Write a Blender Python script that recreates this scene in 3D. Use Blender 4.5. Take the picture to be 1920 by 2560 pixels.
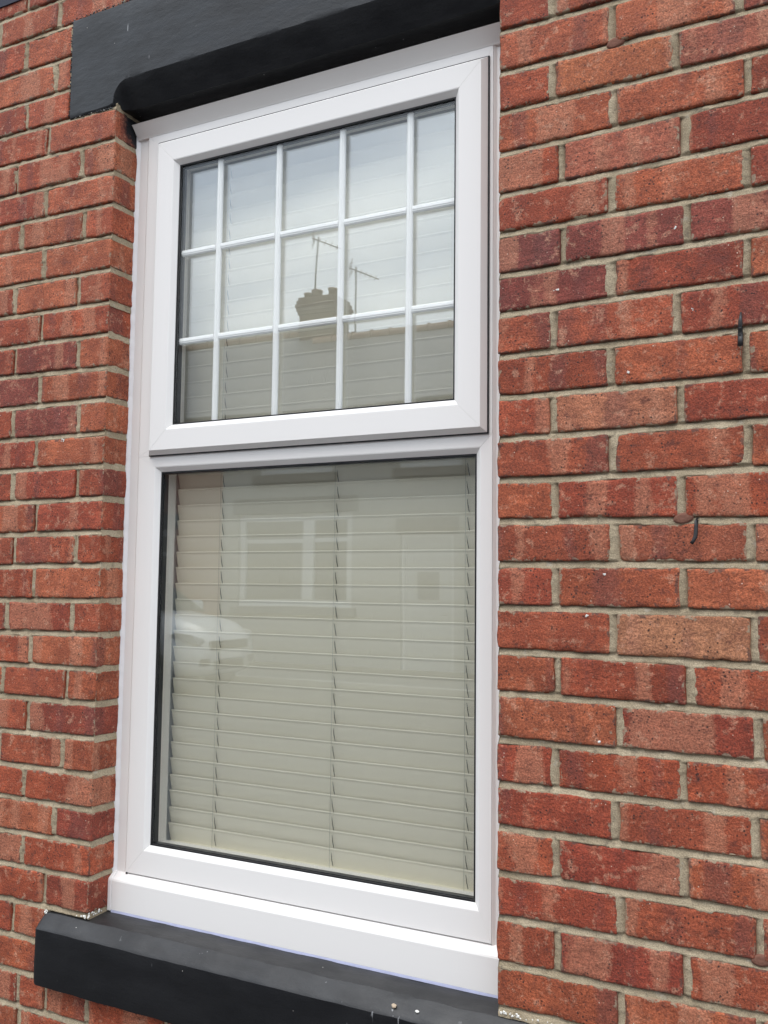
import bpy, bmesh, math, random
import numpy as np
from mathutils import Matrix, Vector, noise

for o in list(bpy.data.objects):
    bpy.data.objects.remove(o)
random.seed(7)
sc = bpy.context.scene
COL = sc.collection
R = math.radians

# ------------------------------------------------------------------ camera
CAM = Vector((1.71748, -1.76876, -0.21265))
right = Vector((0.8879938, 0.4597174, 0.0112617))
fwd = Vector((-0.4591085, 0.8848907, 0.0786626))
up = Vector((0.0261972, -0.0750222, 0.9968377))
cd = bpy.data.cameras.new('camera')
cam = bpy.data.objects.new('camera', cd)
COL.objects.link(cam)
M = Matrix.Identity(4)
for r in range(3):
    M[r][0], M[r][1], M[r][2], M[r][3] = right[r], up[r], -fwd[r], CAM[r]
cam.matrix_world = M
cd.sensor_fit = 'HORIZONTAL'
cd.sensor_width = 36.0
cd.lens = 2350.0 / 1920.0 * 36.0
cd.clip_start = 0.02
cd.clip_end = 600.0
sc.camera = cam

# ------------------------------------------------------------------ sky, sun, exposure
SUN_EL, SUN_ROT = R(60), R(190)
world = bpy.data.worlds.new('World')
sc.world = world
world.use_nodes = True
wn, wl = world.node_tree.nodes, world.node_tree.links
wn.clear()
w_out = wn.new('ShaderNodeOutputWorld')
w_bg = wn.new('ShaderNodeBackground')
w_bg.inputs['Strength'].default_value = 0.14
w_sky = wn.new('ShaderNodeTexSky')
w_sky.sky_type = 'NISHITA'
w_sky.sun_disc = False
w_sky.sun_elevation = SUN_EL
w_sky.sun_rotation = SUN_ROT
w_sky.dust_density = 3.0
w_tc = wn.new('ShaderNodeTexCoord')
w_sep = wn.new('ShaderNodeSeparateXYZ')
wl.new(w_tc.outputs['Generated'], w_sep.inputs[0])


def wmath(op, a, b):
    n = wn.new('ShaderNodeMath')
    n.operation = op
    for i, v in enumerate((a, b)):
        if isinstance(v, (int, float)):
            n.inputs[i].default_value = v
        else:
            wl.new(v, n.inputs[i])
    return n.outputs[0]


zz = wmath('ADD', wmath('MAXIMUM', w_sep.outputs[2], 0.0), 0.22)     # a flat cloud deck seen in perspective
px = wmath('MULTIPLY', wmath('DIVIDE', w_sep.outputs[0], zz), 0.45)
py = wmath('MULTIPLY', wmath('DIVIDE', w_sep.outputs[1], zz), 1.5)
w_cmb = wn.new('ShaderNodeCombineXYZ')
wl.new(px, w_cmb.inputs[0])
wl.new(py, w_cmb.inputs[1])
w_noise = wn.new('ShaderNodeTexNoise')
w_noise.inputs['Scale'].default_value = 1.7
w_noise.inputs['Detail'].default_value = 5.0
w_noise.inputs['Roughness'].default_value = 0.5
wl.new(w_cmb.outputs[0], w_noise.inputs['Vector'])
w_ramp = wn.new('ShaderNodeValToRGB')                                 # broken grey and white overcast
w_ramp.color_ramp.elements[0].position = 0.40
w_ramp.color_ramp.elements[0].color = (7.9, 8.9, 10.2, 1)
w_ramp.color_ramp.elements[1].position = 0.58
w_ramp.color_ramp.elements[1].color = (12.5, 13.2, 13.8, 1)
wl.new(w_noise.outputs['Fac'], w_ramp.inputs[0])
w_mix = wn.new('ShaderNodeMix')
w_mix.data_type = 'RGBA'
w_mix.inputs[0].default_value = 0.86
wl.new(w_sky.outputs[0], w_mix.inputs[6])
wl.new(w_ramp.outputs[0], w_mix.inputs[7])
w_grad = wn.new('ShaderNodeVectorMath')
w_grad.operation = 'SCALE'
wl.new(w_mix.outputs[2], w_grad.inputs[0])
wl.new(wmath('ADD', 0.46, wmath('MULTIPLY', wmath('MAXIMUM', w_sep.outputs[2], 0.0), 1.25)), w_grad.inputs['Scale'])   # overcast: brighter overhead than at the horizon
wl.new(w_grad.outputs[0], w_bg.inputs['Color'])
wl.new(w_bg.outputs[0], w_out.inputs['Surface'])

sd = bpy.data.lights.new('sun', 'SUN')
sd.energy = 1.0
sd.angle = R(25)
sd.color = (1.0, 0.96, 0.9)
sun = bpy.data.objects.new('sun', sd)
COL.objects.link(sun)
sdir = Vector((math.sin(SUN_ROT) * math.cos(SUN_EL), math.cos(SUN_ROT) * math.cos(SUN_EL), math.sin(SUN_EL)))
sun.rotation_euler = sdir.to_track_quat('Z', 'Y').to_euler()
sun.location = (-2, -6, 8)

vs = sc.view_settings
vs.view_transform = 'Standard'
vs.look = 'None'
vs.exposure = 0.19
vs.gamma = 1.0
vs.use_curve_mapping = False
sc.cycles.use_denoising = True
sc.cycles.max_bounces = 7
sc.cycles.diffuse_bounces = 3
sc.cycles.glossy_bounces = 5
sc.cycles.transparent_max_bounces = 20


# ------------------------------------------------------------------ helpers
def mesh_obj(name, verts, faces, mat=None, parent=None, smooth=False, loc=(0, 0, 0)):
    me = bpy.data.meshes.new(name)
    me.from_pydata([tuple(v) for v in verts], [], [tuple(f) for f in faces])
    me.update()
    if smooth:
        me.polygons.foreach_set('use_smooth', [True] * len(me.polygons))
    if mat:
        me.materials.append(mat)
    return link(name, me, parent, loc)


def link(name, me, parent=None, loc=(0, 0, 0)):
    o = bpy.data.objects.new(name, me)
    COL.objects.link(o)
    o.location = loc
    if parent:
        o.parent = parent
    return o


def empty(name, loc=(0, 0, 0), parent=None):
    o = bpy.data.objects.new(name, None)
    COL.objects.link(o)
    o.location = loc
    o.empty_display_size = 0.1
    if parent:
        o.parent = parent
    return o


def tag(o, label, cat, group=None):
    o['label'] = label
    o['category'] = cat
    if group:
        o['group'] = group
    return o


def struct(o):
    o['kind'] = 'structure'
    return o


class MB:
    """collects boxes, prisms and tubes into one mesh"""

    def __init__(self):
        self.v, self.f = [], []

    def add(self, v, f):
        n = len(self.v)
        self.v += [tuple(a) for a in v]
        self.f += [tuple(i + n for i in g) for g in f]
        return self

    def box(self, x0, x1, y0, y1, z0, z1):
        v = [(x, y, z) for x in (x0, x1) for y in (y0, y1) for z in (z0, z1)]
        f = [(0, 1, 3, 2), (4, 6, 7, 5), (0, 4, 5, 1), (2, 3, 7, 6), (0, 2, 6, 4), (1, 5, 7, 3)]
        return self.add(v, f)

    def prism(self, poly, a0, a1, axis):
        """poly of 2-D points swept from a0 to a1 along an axis ('x': poly is (y,z); 'z': poly is (x,y); 'y': (x,z))"""
        n = len(poly)

        def P(p, a):
            return {'x': (a, p[0], p[1]), 'z': (p[0], p[1], a), 'y': (p[0], a, p[1])}[axis]
        v = [P(p, a0) for p in poly] + [P(p, a1) for p in poly]
        f = [(i, (i + 1) % n, n + (i + 1) % n, n + i) for i in range(n)]
        f += [tuple(range(n - 1, -1, -1)), tuple(range(n, 2 * n))]
        return self.add(v, f)

    def tube(self, pts, rad, n=6, squash=1.0):
        pts = [Vector(p) for p in pts]
        rings = []
        for i, p in enumerate(pts):
            d = (pts[min(i + 1, len(pts) - 1)] - pts[max(i - 1, 0)]).normalized()
            a = d.orthogonal().normalized()
            if abs(d.y) < 0.9:
                a = d.cross(Vector((0, 1, 0))).normalized()
            b = d.cross(a).normalized()
            rr = rad[i] if isinstance(rad, (list, tuple)) else rad
            rings.append([p + (a * math.cos(2 * math.pi * k / n) + b * squash * math.sin(2 * math.pi * k / n)) * rr for k in range(n)])
        v = [q for r in rings for q in r]
        f = []
        for i in range(len(pts) - 1):
            for k in range(n):
                f.append((i * n + k, i * n + (k + 1) % n, (i + 1) * n + (k + 1) % n, (i + 1) * n + k))
        f += [tuple(range(n - 1, -1, -1)), tuple(range((len(pts) - 1) * n, len(pts) * n))]
        return self.add(v, f)

    def build(self, name, mat, parent=None, loc=(0, 0, 0), smooth=False, bevel=0.0):
        L = Vector(loc)
        o = mesh_obj(name, [tuple(Vector(a) - L) for a in self.v], self.f, mat, None, smooth)
        bm = bmesh.new()
        bm.from_mesh(o.data)
        bmesh.ops.recalc_face_normals(bm, faces=bm.faces)
        bm.to_mesh(o.data)
        bm.free()
        o.location = L
        if parent:
            o.parent = parent
            o.location = L - parent_world(parent)
        if bevel:
            m = o.modifiers.new('bevel', 'BEVEL')
            m.width = bevel
            m.segments = 2
            m.limit_method = 'ANGLE'
        return o


def parent_world(p):
    t = Vector((0, 0, 0))
    while p:
        t += Vector(p.location)
        p = p.parent
    return t


# ------------------------------------------------------------------ materials
def nodes_mat(name):
    m = bpy.data.materials.new(name)
    m.use_nodes = True
    nt = m.node_tree
    for n in list(nt.nodes):
        nt.nodes.remove(n)
    out = nt.nodes.new('ShaderNodeOutputMaterial')
    return m, nt, out


class N:
    def __init__(self, nt):
        self.nt = nt

    def new(self, t, **kw):
        n = self.nt.nodes.new(t)
        for k, v in kw.items():
            setattr(n, k, v)
        return n

    def set(self, sock, v):
        if hasattr(v, 'is_output') or hasattr(v, 'links'):
            self.nt.links.new(v, sock)
        elif isinstance(v, (tuple, list)) and len(v) == 3 and sock.type == 'RGBA':
            sock.default_value = (*v, 1)
        else:
            sock.default_value = v

    def math(self, op, a, b=0.0, c=None, clamp=False):
        n = self.new('ShaderNodeMath', operation=op, use_clamp=clamp)
        self.set(n.inputs[0], a)
        self.set(n.inputs[1], b)
        if c is not None:
            self.set(n.inputs[2], c)
        return n.outputs[0]

    def vmath(self, op, a, b=None):
        n = self.new('ShaderNodeVectorMath', operation=op)
        self.set(n.inputs[0], a)
        if b is not None:
            self.set(n.inputs[1], b)
        return n.outputs['Value'] if op in ('DOT_PRODUCT', 'LENGTH', 'DISTANCE') else n.outputs[0]

    def noise(self, vec, scale, detail=3.0, rough=0.5, w=None, color=False):
        n = self.new('ShaderNodeTexNoise')
        if w is not None:
            n.noise_dimensions = '4D'
            self.set(n.inputs['W'], w)
        self.set(n.inputs['Vector'], vec)
        n.inputs['Scale'].default_value = scale
        n.inputs['Detail'].default_value = detail
        n.inputs['Roughness'].default_value = rough
        return n.outputs['Color' if color else 'Fac']

    def step(self, v, a, b, lo=0.0, hi=1.0):
        n = self.new('ShaderNodeMapRange')
        n.interpolation_type = 'SMOOTHSTEP'
        self.set(n.inputs[0], v)
        for i, q in enumerate((a, b, lo, hi)):
            self.set(n.inputs[i + 1], q)
        return n.outputs[0]

    def mix(self, f, a, b, mode='MIX'):
        n = self.new('ShaderNodeMix', data_type='RGBA', blend_type=mode)
        self.set(n.inputs[0], f)
        self.set(n.inputs[6], a)
        self.set(n.inputs[7], b)
        return n.outputs[2]

    def voro(self, vec, scale, w=None, feature='F1', out='Distance'):
        n = self.new('ShaderNodeTexVoronoi', feature=feature)
        if w is not None:
            n.voronoi_dimensions = '4D'
            self.set(n.inputs['W'], w)
        self.set(n.inputs['Vector'], vec)
        n.inputs['Scale'].default_value = scale
        return n.outputs[out]

    def bump(self, h, dist, strength=1.0, normal=None):
        n = self.new('ShaderNodeBump')
        n.inputs['Strength'].default_value = strength
        n.inputs['Distance'].default_value = dist
        self.set(n.inputs['Height'], h)
        if normal is not None:
            self.set(n.inputs['Normal'], normal)
        return n.outputs[0]

    def pbsdf(self, out, color, rough, spec=0.5, normal=None, metal=0.0):
        n = self.new('ShaderNodeBsdfPrincipled')
        self.set(n.inputs['Base Color'], color)
        self.set(n.inputs['Roughness'], rough)
        self.set(n.inputs['Specular IOR Level'], spec)
        self.set(n.inputs['Metallic'], metal)
        if normal is not None:
            self.set(n.inputs['Normal'], normal)
        self.nt.links.new(n.outputs[0], out.inputs['Surface'])
        return n


def plain(name, color, rough=0.5, spec=0.5, var=0.06, scale=8.0, bump=0.0, bscale=120.0, metal=0.0):
    m, nt, out = nodes_mat(name)
    k = N(nt)
    tc = k.new('ShaderNodeTexCoord').outputs['Object']
    f = k.noise(tc, scale, 4)
    dark = tuple(c * (1 - var) for c in color)
    lite = tuple(min(1, c * (1 + var)) for c in color)
    col = k.mix(f, dark, lite)
    nrm = k.bump(k.noise(tc, bscale, 3), bump) if bump else None
    k.pbsdf(out, col, rough, spec, nrm, metal)
    return m


def brick_material():
    m, nt, out = nodes_mat('brick_red')
    k = N(nt)
    tcn = k.new('ShaderNodeTexCoord')
    gen = tcn.outputs['Generated']
    info = k.new('ShaderNodeObjectInfo')
    rnd, tint = info.outputs['Random'], info.outputs['Color']
    geo = k.new('ShaderNodeNewGeometry')
    pos = geo.outputs['Position']
    off = k.new('ShaderNodeCombineXYZ')
    for i, f in enumerate((37.0, 23.0, 51.0)):
        k.set(off.inputs[i], k.math('MULTIPLY', rnd, f))
    obj = k.vmath('ADD', tcn.outputs['Object'], off.outputs[0])
    obj2 = k.vmath('ADD', obj, (7.3, 1.1, 3.7))
    sp = k.new('ShaderNodeSeparateXYZ')
    k.set(sp.inputs[0], gen)
    gx, gy, gz = sp.outputs
    nsp = k.new('ShaderNodeSeparateXYZ')
    k.set(nsp.inputs[0], geo.outputs['True Normal'])
    flank = k.step(k.math('ABSOLUTE', nsp.outputs[1]), 0.3, 0.6, 1.0, 0.0)

    def mul(f, c, t):
        return k.mix(f, c, k.mix(1.0, c, t, 'MULTIPLY'))
    # broad firing tone
    big = k.noise(obj, 13, 3, 0.6)
    col = k.mix(k.step(big, 0.32, 0.68), k.mix(1.0, tint, (0.72, 0.66, 0.65), 'MULTIPLY'), k.mix(1.0, tint, (1.14, 1.17, 1.14), 'MULTIPLY'))
    # upright stacking marks: paler and darker bands across the face, each brick its own
    sx = k.vmath('MULTIPLY', obj, (1.0, 1.0, 0.12))
    edge = k.math('MULTIPLY', k.math('SUBTRACT', k.noise(obj, 60, 4, 0.7), 0.5), 0.26)
    band = k.math('ADD', k.noise(sx, 17, 0, 0.4), edge)
    col = k.mix(k.math('MULTIPLY', k.step(band, 0.57, 0.66), 0.52), col, (0.52, 0.225, 0.135))
    col = k.mix(k.math('MULTIPLY', k.step(band, 0.38, 0.25), 0.45), col, (0.16, 0.052, 0.048))
    # chalky bloom and sooty patches
    bloom = k.noise(obj2, 42, 4, 0.75)
    col = k.mix(k.math('MULTIPLY', k.step(bloom, 0.54, 0.68), 0.62), col, (0.56, 0.29, 0.19))
    col = k.mix(k.math('MULTIPLY', k.step(bloom, 0.45, 0.29), 0.7), col, (0.14, 0.042, 0.03))
    # fine grain
    grain = k.noise(obj, 300, 3, 0.75)
    col = mul(0.75, col, k.mix(k.step(grain, 0.3, 0.7), (0.42, 0.39, 0.38), (1.5, 1.5, 1.46)))
    drag = k.noise(k.vmath('MULTIPLY', obj, (0.16, 1.0, 1.0)), 120, 2, 0.7)
    col = mul(k.math('MULTIPLY', k.step(big, 0.4, 0.6), 0.6), col, k.mix(k.step(drag, 0.35, 0.62), (0.66, 0.62, 0.6), (1.16, 1.16, 1.16)))
    # burnt pits, white grit
    dens = k.noise(obj2, 24, 2, 0.5)
    cell = k.voro(obj, 120)
    pit = k.math('MULTIPLY', k.step(cell, 0.12, 0.32, 1.0, 0.0), k.step(dens, 0.47, 0.62))
    col = k.mix(k.math('MULTIPLY', pit, 0.95), col, (0.04, 0.018, 0.015))
    cell2 = k.voro(obj2, 80)
    grit = k.math('MULTIPLY', k.step(cell2, 0.05, 0.12, 1.0, 0.0), k.step(dens, 0.45, 0.38))
    col = k.mix(grit, col, (0.76, 0.6, 0.48))
    # smears of mortar and soot along the arrises
    ez = k.math('MINIMUM', gz, k.math('SUBTRACT', 1.0, gz))
    ex = k.math('MULTIPLY', k.math('MINIMUM', gx, k.math('SUBTRACT', 1.0, gx)), 2.6)
    ex = k.math('ADD', ex, flank)
    e = k.math('MINIMUM', ez, ex)
    en = k.math('MULTIPLY', k.math('SUBTRACT', k.noise(obj2, 65, 4, 0.7), 0.5), 0.62)
    em = k.step(k.math('ADD', e, en), 0.0, 0.05, 1.0, 0.0)
    col = k.mix(k.math('MULTIPLY', em, 0.8), col, k.mix(k.step(big, 0.45, 0.55), (0.36, 0.29, 0.20), (0.11, 0.055, 0.042)))
    # black masonry paint brushed over the top of the window reveal
    ps = k.new('ShaderNodeSeparateXYZ')
    k.set(ps.inputs[0], pos)
    dist = k.vmath('DISTANCE', k.vmath('MULTIPLY', pos, (1.0, 1.0, 0.62)), (0.0, 0.085, 1.03 * 0.62))
    pm = k.step(k.math('ADD', dist, k.math('MULTIPLY', k.math('SUBTRACT', bloom, 0.5), 0.04)), 0.045, 0.072, 1.0, 0.0)
    pm = k.math('MULTIPLY', pm, k.math('GREATER_THAN', ps.outputs[1], 0.012))
    col = k.mix(pm, col, (0.010, 0.010, 0.014))
    h = k.noise(obj, 190, 4, 0.8)
    k.pbsdf(out, col, 0.7, 0.4, k.bump(h, 0.0042, 1.0))
    return m


def mortar_material():
    m, nt, out = nodes_mat('mortar_buff')
    k = N(nt)
    pos = k.new('ShaderNodeNewGeometry').outputs['Position']
    a = k.noise(pos, 9, 4, 0.6)
    col = k.mix(k.step(a, 0.3, 0.7), (0.33, 0.262, 0.172), (0.48, 0.392, 0.272))
    g = k.noise(pos, 480, 2, 0.7)
    col = k.mix(0.6, col, k.mix(1.0, col, k.mix(k.step(g, 0.3, 0.7), (0.55, 0.55, 0.55), (1.35, 1.35, 1.35)), 'MULTIPLY'))
    d = k.noise(pos, 55, 4, 0.65)
    col = k.mix(k.math('MULTIPLY', k.step(d, 0.56, 0.72), 0.6), col, (0.13, 0.11, 0.085))
    d2 = k.noise(pos, 34, 3, 0.6)
    col = k.mix(k.math('MULTIPLY', k.step(d2, 0.6, 0.72), 0.45), col, (0.5, 0.46, 0.38))
    h = k.math('ADD', g, k.math('MULTIPLY', k.noise(pos, 130, 4, 0.7), 1.2))
    k.pbsdf(out, col, 0.9, 0.25, k.bump(h, 0.0018, 0.9))
    return m


def painted_stone(name):
    """thick black masonry paint on stone: brush marks, dust, pale chips and scratches"""
    m, nt, out = nodes_mat(name)
    k = N(nt)
    pos = k.new('ShaderNodeNewGeometry').outputs['Position']
    st = k.vmath('MULTIPLY', pos, (0.35, 1.0, 1.0))
    a = k.noise(st, 22, 5, 0.6)
    col = k.mix(k.step(a, 0.3, 0.75), (0.0035, 0.0037, 0.005), (0.0062, 0.0064, 0.008))
    dust = k.noise(pos, 12, 5, 0.65)
    nz = k.new('ShaderNodeSeparateXYZ')
    k.set(nz.inputs[0], k.new('ShaderNodeNewGeometry').outputs['Normal'])
    topm = k.step(nz.outputs[2], 0.2, 0.7)
    col = k.mix(k.math('MULTIPLY', k.step(dust, 0.3, 0.7, 0.35, 0.9), topm), col, (0.028, 0.027, 0.0275))
    # chips and scratches
    sc1 = k.noise(k.vmath('MULTIPLY', pos, (1.0, 1.0, 0.25)), 70, 2, 0.5)
    sc2 = k.noise(pos, 7, 1, 0.5)
    scr = k.math('MULTIPLY', k.step(sc1, 0.705, 0.76), k.step(sc2, 0.56, 0.66))
    col = k.mix(k.math('MULTIPLY', scr, 0.7), col, (0.33, 0.33, 0.34))
    cell = k.voro(pos, 48)
    dn = k.noise(pos, 30, 1)
    chip = k.math('MULTIPLY', k.step(cell, 0.03, 0.08, 1.0, 0.0), k.step(dn, 0.6, 0.67))
    col = k.mix(chip, col, (0.5, 0.48, 0.44))
    rough = k.step(k.noise(st, 18, 4, 0.65), 0.3, 0.7, 0.33, 0.55)
    h = k.math('ADD', k.noise(st, 60, 4, 0.6), k.math('MULTIPLY', k.noise(pos, 300, 2), 0.25))
    k.pbsdf(out, col, rough, 0.44, k.bump(h, 0.0013, 0.7))
    return m


def glass_material(name, tint=(0.988, 0.990, 0.986), f0=0.042):
    m, nt, out = nodes_mat(name)
    k = N(nt)
    g = k.new('ShaderNodeNewGeometry')
    c = k.math('ABSOLUTE', k.vmath('DOT_PRODUCT', g.outputs['Incoming'], g.outputs['Normal']))
    q = k.math('POWER', k.math('SUBTRACT', 1.0, c, clamp=True), 5.0)
    fr = k.math('ADD', f0, k.math('MULTIPLY', q, 1 - f0))
    wob = k.noise(k.vmath('MULTIPLY', g.outputs['Position'], (1.0, 1.0, 1.0)), 2.2, 1, 0.4)
    nrm = k.bump(wob, 0.0007, 1.0)
    tr = k.new('ShaderNodeBsdfTransparent')
    tr.inputs[0].default_value = (*tint, 1)
    gl = k.new('ShaderNodeBsdfGlossy')
    gl.inputs['Roughness'].default_value = 0.0
    gl.inputs['Color'].default_value = (0.97, 0.99, 1.0, 1)
    k.set(gl.inputs['Normal'], nrm)
    mx = k.new('ShaderNodeMixShader')
    k.set(mx.inputs[0], fr)
    nt.links.new(tr.outputs[0], mx.inputs[1])
    nt.links.new(gl.outputs[0], mx.inputs[2])
    nt.links.new(mx.outputs[0], out.inputs['Surface'])
    return m


def upvc_material():
    m, nt, out = nodes_mat('white_upvc')
    k = N(nt)
    pos = k.new('ShaderNodeNewGeometry').outputs['Position']
    col = k.mix(k.noise(pos, 1.3, 2, 0.5), (0.815, 0.785, 0.76), (0.84, 0.81, 0.785))
    k.pbsdf(out, col, 0.32, 0.5)
    return m


MAT = dict(
    brick=brick_material(), mortar=mortar_material(), stone=painted_stone('black_painted_stone'),
    upvc=upvc_material(), glass=glass_material('window_glass'), glass_in=glass_material('coated_glass', f0=0.075), glass_up=glass_material('coated_glass_clear', f0=0.17),
    rubber=plain('black_rubber', (0.012, 0.012, 0.014), 0.5, 0.4),
    spacer=plain('dark_spacer', (0.012, 0.0125, 0.016), 0.4, 0.5),
    bar=plain('white_glazing_bar', (0.90, 0.90, 0.89), 0.25, 0.5, 0.02),
    seal=plain('white_sealant', (0.83, 0.80, 0.80), 0.35, 0.5, 0.04, 20, 0.001, 90),
    film=plain('blue_film', (0.44, 0.46, 0.62), 0.4, 0.4, 0.25, 25),
    slat=plain('cream_slat', (0.82, 0.775, 0.64), 0.42, 0.5, 0.03, 5, 0.0003, 60),
    cord=plain('grey_cord', (0.09, 0.088, 0.075), 0.8, 0.2),  # ladder cord tone with its shade put into the colour
    cord_light=plain('cream_cord', (0.42, 0.42, 0.36), 0.8, 0.2),
    plaster=plain('plaster', (0.62, 0.63, 0.62), 0.7, 0.3),
    room=plain('room_paint', (0.30, 0.29, 0.27), 0.9, 0.1),
    black=plain('black_plastic', (0.012, 0.011, 0.012), 0.45, 0.5),
    plug=plain('brown_mortar_plug', (0.19, 0.088, 0.062), 0.85, 0.2, 0.25, 120, 0.0015, 200),
    white_paint=plain('white_paint', (0.75, 0.73, 0.68), 0.6, 0.3),
    grit=plain('buff_grit', (0.42, 0.33, 0.24), 0.8, 0.3, 0.2, 200),
    asphalt=plain('asphalt', (0.045, 0.045, 0.047), 0.85, 0.3, 0.3, 60, 0.004, 160),
    paving=plain('paving', (0.10, 0.098, 0.095), 0.85, 0.3, 0.2, 3, 0.003, 90),
    kerb=plain('kerb_stone', (0.30, 0.29, 0.27), 0.8, 0.3, 0.15, 6, 0.003, 80),
    slate=plain('slate', (0.075, 0.073, 0.075), 0.55, 0.5, 0.35, 5, 0.006, 14),
    house_brick=plain('house_brick', (0.24, 0.10, 0.07), 0.85, 0.2, 0.3, 9, 0.004, 40),
    render=plain('pale_render', (0.27, 0.27, 0.26), 0.85, 0.2, 0.06, 2),
    chimney=plain('sooty_brick', (0.12, 0.075, 0.06), 0.85, 0.2, 0.3, 6),
    pot=plain('clay_pot', (0.22, 0.13, 0.09), 0.8, 0.2),
    dark_stone=plain('dark_lintel', (0.05, 0.05, 0.055), 0.6, 0.4),
    white=plain('white_gloss', (0.52, 0.53, 0.54), 0.4, 0.4), door=plain('grey_door', (0.36, 0.37, 0.37), 0.4, 0.4),
    dark_glass=plain('dark_window', (0.03, 0.035, 0.04), 0.06, 0.6),
    curtain=plain('net_curtain', (0.40, 0.41, 0.40), 0.8, 0.2, 0.15, 14),
    carpaint=plain('white_car_paint', (0.56, 0.57, 0.58), 0.16, 0.6, 0.02),
    tyre=plain('tyre', (0.02, 0.02, 0.02), 0.8, 0.3),
    alloy=plain('alloy', (0.5, 0.5, 0.52), 0.3, 0.6, 0.05, metal=0.8),
    lamp=plain('headlamp', (0.22, 0.24, 0.26), 0.08, 0.8, 0.5, 30),
    chrome=plain('chrome', (0.85, 0.86, 0.87), 0.12, 0.6, 0.05, metal=1.0),
    steel=plain('galvanised', (0.16, 0.16, 0.17), 0.4, 0.5, metal=0.4),
    plate=plain('plate_white', (0.7, 0.7, 0.66), 0.5, 0.4),
)

# ================================================================== street level: ground, road, pavements
GZ = -1.66


def sheet(name, x0, x1, y0, y1, z, mat):
    return struct(mesh_obj(name, [(x0, y0, z), (x1, y0, z), (x1, y1, z), (x0, y1, z)], [(0, 1, 2, 3)], mat))


sheet('ground', -200, 200, -200, 200, GZ - 0.14, MAT['paving'])
sheet('road', -80, 80, -10.3, -2.1, GZ - 0.115, MAT['asphalt'])
for ya, yb in ((-1.98, 0.2), (-12.7, -10.42)):
    struct(MB().box(-80, 80, ya, yb, GZ - 0.15, GZ).build('pavement', MAT['paving']))
for ya, yb in ((-2.1, -1.983), (-10.417, -10.3)):
    struct(MB().box(-80, 80, ya, yb, GZ - 0.15, GZ + 0.004).build('kerb', MAT['kerb'], bevel=0.015))

# ================================================================== the brick front
P = 0.08531
XR = 1.057            # right side of the opening
# measured bed joints: z at the quoin and about 0.4 m further out
LZ = {-5: (1.3815, 1.3821), -4: (1.296, 1.300), -3: (1.2055, 1.2072), -2: (1.1115, 1.1172), -1: (1.0275, 1.0324), 0: (.9388, .946), 1: (.8511, .8556),
      2: (.7665, .7726), 3: (.6804, .6924), 4: (.5932, .5977), 5: (.5061, .512), 6: (.423, .4269), 7: (.3365, .3446), 8: (.2545, .2565),
      9: (.1671, .1689), 10: (.0844, .0863), 11: (.002, -.0021), 12: (-.0848, -.0873), 13: (-.1682, -.1724), 14: (-.2572, -.2609),
      15: (-.3417, -.3467), 16: (-.4274, -.4299), 17: (-.5123, -.5125), 18: (-.5973, -.6025), 19: (-.6847, -.6878), 20: (-.7702, -.7682),
      21: (-.8516, -.8562), 22: (-.9347, -.9397), 23: (-1.0222, -1.0264), 24: (-1.109, -1.1125), 25: (-1.1943, -1.1979), 26: (-1.2796, -1.2807)}
RZ = {0: (.9397, .937), 1: (.8513, .8494), 2: (.7652, .7677), 3: (.6767, .6864), 4: (.5889, .5983), 5: (.5063, .5123), 6: (.4205, .4283),
      7: (.3399, .3457), 8: (.2528, .256), 9: (.1688, .1699), 10: (.0838, .0883), 11: (.0002, .0023), 12: (-.0813, -.0887), 13: (-.1669, -.1686),
      14: (-.2519, -.2534), 15: (-.3378, -.3452), 16: (-.4201, -.4281), 17: (-.5109, -.5125), 18: (-.5957, -.5969), 19: (-.6792, -.6807),
      20: (-.7651, -.7652), 21: (-.8473, -.8497), 22: (-.9349, -.933), 23: (-1.0188, -1.0205)}


def bed(k, x):
    base = -(k - 11) * P
    if x < 0.3:
        a, b = LZ.get(k, (base, base + 0.002 if k > 20 else base + (0.016 if k < 0 else 0)))
        t = min(1.3, max(0.0, -x / 0.4))
        return a + (b - a) * t
    a, b = RZ.get(k, (base, base))
    if x < XR - 0.01:                      # below and above the window
        c = LZ.get(k, (base, base))[0]
        return c + (a - c) * (x / XR)
    t = min(1.3, max(0.0, (x - 1.086) / 0.475))
    return a + (b - a) * t


# measured upright joints
# the quoin alternates stretcher and header; row index = course under bed line k
LXrow = {-1: [-.242], 0: [-.115, -.358], 1: [-.243], 2: [-.099, -.33], 3: [-.24], 4: [-.112, -.346], 5: [-.242], 6: [-.103, -.336], 7: [-.238],
         8: [-.093, -.332], 9: [-.24], 10: [-.092, -.324], 11: [-.233], 12: [-.084, -.31], 13: [-.232], 14: [-.09, -.325], 15: [-.234],
         16: [-.102, -.33], 17: [-.235], 18: [-.105, -.337], 19: [-.236], 20: [-.124, -.35], 21: [-.232], 22: [-.151, -.37]}
RXrow = {0: [1.292], 1: [1.172, 1.413], 2: [1.295, 1.539], 3: [1.188, 1.426], 4: [1.287, 1.536], 5: [1.192, 1.429], 6: [1.287, 1.531], 7: [1.172, 1.409],
         8: [1.285, 1.528], 9: [1.170, 1.412], 10: [1.285, 1.529], 11: [1.173, 1.412], 12: [1.289, 1.530], 13: [1.174, 1.414], 14: [1.285, 1.532],
         15: [1.178, 1.420], 16: [1.294, 1.536], 17: [1.173, 1.409], 18: [1.287, 1.529], 19: [1.174, 1.410], 20: [1.295, 1.531], 21: [1.175, 1.409], 22: [1.294, 1.531]}
SILL_X0, SILL_X1 = -0.143, XR + 0.150
LIN_X0, LIN_X1 = -0.167, XR + 0.170
LIN_Z0, LIN_Z1 = 1.030, 1.3075
WX0, WX1 = -1.25, 2.55
TOPROW, BOTROW = -10, 29


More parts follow.
